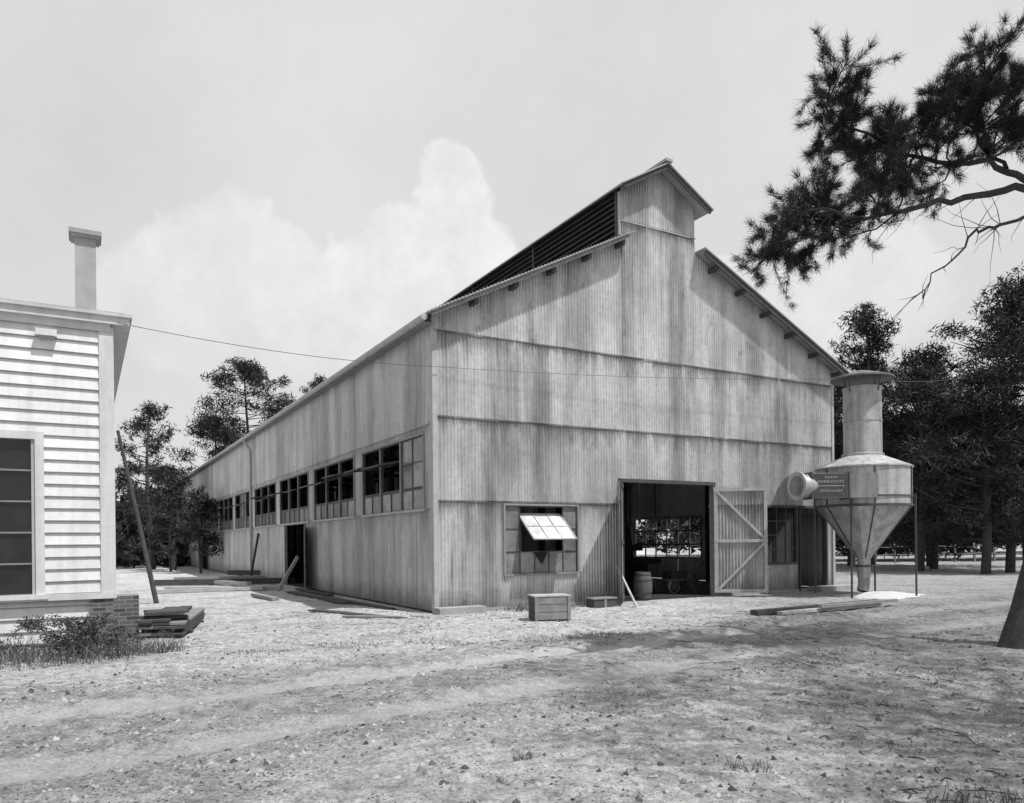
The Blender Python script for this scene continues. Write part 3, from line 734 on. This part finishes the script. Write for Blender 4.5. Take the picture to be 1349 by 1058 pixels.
def mass(x0,x1,y0,y1,n,zr,rr,sz=.8):
    for i in range(n):
        x=random.uniform(x0,x1); y=random.uniform(y0,y1); z=random.uniform(*zr)
        r=random.uniform(*rr); b.tris(leafcloud((x,y,z),r,60,sz,.8,.5),'leaf',random.uniform(.4,1.3)*rng.uniform(.6,1.4,60))
mass(-60,-22,66,80,300,(.3,6.0),(1,2.2)); mass(14,85,62,76,600,(.8,9),(1,2.4)); mass(-48,-20,50,60,110,(.2,2.6),(.6,1.3)); mass(-120,120,140,160,420,(0,9),(2,4),1.6)
mass(15,46,47,53,420,(1.2,9),(.8,1.8),.6)
b.obj('distant_trees')

# ------------------------------------------------ near pine on the right
b=B(); R=random.Random(77)
tp=[(7.05,10.5,-.15),(7.2,10.5,.5),(7.45,10.45,1.6),(7.75,10.4,3.2),(8.1,10.35,5.0),(8.3,10.3,6.8),(8.4,10.3,9),(8.5,10.3,11.5),(8.5,10.3,13)]
b.tube(tp,[.26,.19,.17,.16,.15,.14,.11,.08,.03],'bark',14)
def limb(pts,r0,r1,sub=3,jit=.02):
    P=[Vector(p) for p in pts]; Q=[]
    for i in range(len(P)-1):
        for j in range(sub):
            Q.append(P[i].lerp(P[i+1],j/sub)+Vector((R.gauss(0,jit),R.gauss(0,jit*1.5),R.gauss(0,jit))))
    Q.append(P[-1]); n=len(Q)
    b.tube(Q,[r0+(r1-r0)*i/(n-1) for i in range(n)],'bark',6,cap=False); return Q
LA=limb([(8.3,10.3,6.3),(7.3,10.2,6.1),(6.85,10.1,6.25),(6.3,10.1,6.12),(5.75,10.0,6.03),(5.15,9.9,5.85),(4.7,9.8,5.72),(4.2,9.7,5.78),(3.55,9.6,5.75)],.065,.01)
LB=limb([(8.35,10.3,6.9),(7.2,10.3,6.4),(6.8,10.2,6.5),(6.5,10.2,6.62),(5.9,10.3,6.7),(5.3,10.3,6.85),(4.7,10.3,7.2),(4.4,10.3,7.55)],.06,.008)
LC=limb([(6.8,10.2,6.5),(6.7,10.5,6.95),(6.55,10.6,7.4),(6.3,10.7,7.8)],.03,.01)
LD=limb([(7.9,10.3,5.5),(7.0,9.8,5.72),(6.75,9.7,5.7),(6.3,9.7,5.55),(6.0,9.6,5.5),(5.75,9.6,5.15),(5.45,9.6,4.95),(5.3,9.6,4.6)],.03,.006)
def twig(q,d,steps,r=.006,droop=0):
    pts=[q]
    for j in range(steps):
        d=d*.95+Vector((R.gauss(0,.035),R.gauss(0,.035),R.gauss(0,.035)-droop)); pts.append(pts[-1]+d)
    b.tube(pts,[r*(1-.8*j/steps) for j in range(steps+1)],'bark',4,cap=False); return pts
for k in range(26):
    twig(random.choice(LD[6:]),Vector((R.gauss(-.07,.07),R.gauss(0,.08),R.gauss(-.03,.08))),R.randint(2,4),.006)
for k in range(16):
    twig(random.choice(LA[8:]),Vector((R.gauss(-.05,.08),R.gauss(0,.1),R.gauss(-.03,.07))),R.randint(2,4),.006)
allp=LA+LB+LC
def needles(p,d,n,ln):
    d=np.array(d)/np.linalg.norm(d)
    v=d*.8+rng.normal(size=(n,3))*.48+np.array([0,0,.12]); v/=np.linalg.norm(v,axis=1)[:,None]
    st=np.array(p)+rng.normal(size=(n,3))*.02
    q=np.cross(v,rng.normal(size=(n,3))); q/=np.linalg.norm(q,axis=1)[:,None]; q*=.0030
    L=(ln*rng.uniform(.5,1.25,n))[:,None]
    return np.stack([st-q,st+q,st+v*L],1)
def spray(c,r,nb):
    c=Vector(c); q=min(allp,key=lambda p:(p-c).length+.25*max(0,c.x-p.x+.1))
    mid=q.lerp(c,.5)+Vector((R.gauss(0,.05),R.gauss(0,.05),-.05)); main=[q,mid,c]
    b.tube(main,[.015,.011,.007],'bark',5,cap=False)
    out=(c-q); out=out.normalized() if out.length>.05 else Vector((-1,0,.2))
    for i in range(nb):
        g=R.uniform(.35,1); st=mid.lerp(c,(g-.35)/.65) 
        d=(out*.8+Vector((R.gauss(-.15,.65),R.gauss(0,.65),R.gauss(.25,.5)))).normalized()*r*.28
        pts=twig(st,d,4,.005,-.004)
        for j in range(1,5):
            dd=pts[j]-pts[j-1]; nn=20+11*j
            b.tris(needles(pts[j],dd,nn,.15),'needle',rng.uniform(.4,1.6,nn))
            b.tris(needles(pts[j].lerp(pts[j-1],.5),dd,nn//2,.14),'needle',rng.uniform(.4,1.6,nn//2))
C=[(3.40,5.75,.26),(3.75,5.6,.28),(3.6,5.45,.22),(4.05,5.85,.3),(4.45,5.65,.28),(4.2,5.5,.22),(4.0,6.15,.2),(4.75,5.85,.25),(4.6,6.15,.22),(4.35,7.75,.2),(4.25,7.4,.24),(4.15,7.0,.22),(4.55,7.2,.24),(4.75,7.0,.3),(4.95,6.6,.3),(4.65,6.6,.22),(5.2,6.9,.3),(5.35,6.45,.25),(5.5,7.2,.28),(5.7,6.85,.3),(5.95,7.5,.3),(6.05,7.05,.3),(6.3,7.3,.3),(6.35,7.9,.28),(6.55,7.6,.3),(6.7,7.2,.3),(6.75,6.9,.3),(6.4,6.85,.25),(5.9,6.5,.2),(6.9,7.7,.3),(6.1,7.9,.2),(5.0,6.2,.2)]
for (x,z,r) in C:
    for k in range(2):
        spray((x+.08+R.gauss(0,.1),10.1+R.gauss(0,.4),z+R.gauss(0,.09)),r*1.1,int(19*r)+2)
for i in range(16):
    z=R.uniform(8.4,12.3); az=R.uniform(-2.6,1.2); L=R.uniform(1.5,4.8)
    e=(max(7.9,8.4+L*math.cos(az)*.7),10.3+L*math.sin(az)*1.2,z+.5)
    Q=limb([(8.4,10.3,z-.3),((8.4+e[0])/2,(10.3+e[1])/2,z),e],.05,.015)
    for c in range(7):
        q=R.choice(Q[2:]); cc=q+Vector((R.gauss(.3,.4),R.gauss(0,.5),R.gauss(.2,.3)))
        if cc.x/cc.y<.76 and cc.z<1.55+cc.y*.78: continue
        b.tris(leafcloud(cc,.55,170,.2,.6,.1),'needle',rng.uniform(.5,1.5,170))
b.obj('pine_tree')
pine('pine_tree',9.0,3.4,14,4.4,.5,limbs=34,seed=91,n=150,cl=(.5,.9),size=.24,r=.26,asp=.16)

# ------------------------------------------------ world, sun, camera
d=(U*.2-V*.40+Vector((0,0,.90))).normalized()
w=bpy.data.worlds.new('World'); scene.world=w; w.use_nodes=True; nt=w.node_tree
bg=nt.nodes['Background']; bg.inputs['Strength'].default_value=.1
sky=N(nt,'ShaderNodeTexSky'); sky.sky_type='NISHITA'; sky.sun_disc=False
sky.sun_elevation=math.asin(d.z); sky.sun_rotation=math.atan2(d.x,d.y); sky.dust_density=2
bwn=N(nt,'ShaderNodeRGBToBW'); nt.links.new(sky.outputs[0],bwn.inputs[0])
tc=N(nt,'ShaderNodeTexCoord').outputs['Generated']
def dist_noise(scale,amp,src,det=6):
    nz=N(nt,'ShaderNodeTexNoise'); nz.inputs['Scale'].default_value=scale; nz.inputs['Detail'].default_value=det; nz.inputs['Roughness'].default_value=.55; nt.links.new(tc,nz.inputs['Vector'])
    sub=N(nt,'ShaderNodeVectorMath',operation='SUBTRACT'); nt.links.new(nz.outputs['Color'],sub.inputs[0]); sub.inputs[1].default_value=(.5,.5,.5)
    scl=N(nt,'ShaderNodeVectorMath',operation='SCALE'); nt.links.new(sub.outputs[0],scl.inputs[0]); scl.inputs['Scale'].default_value=amp
    add=N(nt,'ShaderNodeVectorMath',operation='ADD'); nt.links.new(src,add.inputs[0]); nt.links.new(scl.outputs[0],add.inputs[1]); return add.outputs[0]
vec=dist_noise(28,.045,dist_noise(8,.07,tc))
acc=None
for (ax,ez,r,op) in [(-.085,.50,.034,1),(-.075,.46,.045,1),(-.07,.415,.055,1),(-.13,.39,.055,1),(-.045,.37,.06,1),(-.2,.34,.06,.8),(-.12,.31,.1,1),(-.26,.28,.08,.8),(-.36,.415,.05,.7),(-.40,.37,.07,.7),(-.31,.36,.06,.7),(-.45,.32,.08,.6),(-.36,.3,.09,.7),(.40,.3,.06,.6),(.5,.34,.07,.5),(.30,.35,.03,.6),(.62,.2,.08,.5)]:
    v=Vector((ax,1,ez)).normalized()
    dd=N(nt,'ShaderNodeVectorMath',operation='DISTANCE'); nt.links.new(vec,dd.inputs[0]); dd.inputs[1].default_value=v
    q=mr(nt,dd.outputs['Value'],r*.84,r*1.04,op,0)
    acc=q if acc is None else math_(nt,'MAXIMUM',acc,q)
sz_=N(nt,'ShaderNodeSeparateXYZ'); nt.links.new(tc,sz_.inputs[0])
acc=math_(nt,'MULTIPLY',acc,mr(nt,sz_.outputs[2],.12,.34,.3,1))
soft=mr(nt,noise(nt,2.0,7,.6,tc),.35,.7,0,1)
base=math_(nt,'ADD',math_(nt,'MULTIPLY',bwn.outputs[0],.25),5.9)
base=math_(nt,'ADD',base,math_(nt,'MULTIPLY',soft,1.2))
inner=mr(nt,noise(nt,11,7,.62,tc),.35,.65,7.6,9.5)
a9=math_(nt,'MULTIPLY',acc,.88)
mx=math_(nt,'ADD',math_(nt,'MULTIPLY',base,math_(nt,'SUBTRACT',1.0,a9)),math_(nt,'MULTIPLY',inner,a9))
nt.links.new(mx,bg.inputs['Color'])
L=bpy.data.lights.new('sun','SUN'); L.energy=4.9; L.angle=math.radians(.6); L.color=(1,.995,.985)
so=bpy.data.objects.new('sun',L); COL.objects.link(so); so.rotation_euler=d.to_track_quat('Z','Y').to_euler()
cam=bpy.data.cameras.new('camera'); co=bpy.data.objects.new('camera',cam); COL.objects.link(co)
co.location=(0,0,1.55); co.rotation_euler=(math.pi/2,math.radians(.6),0)
cam.sensor_width=36; cam.lens=36*986/1349; cam.shift_y=(713-529)/1349; cam.clip_end=3000
scene.camera=co
scene.view_settings.view_transform='Standard'; scene.view_settings.look='None'; scene.view_settings.exposure=0
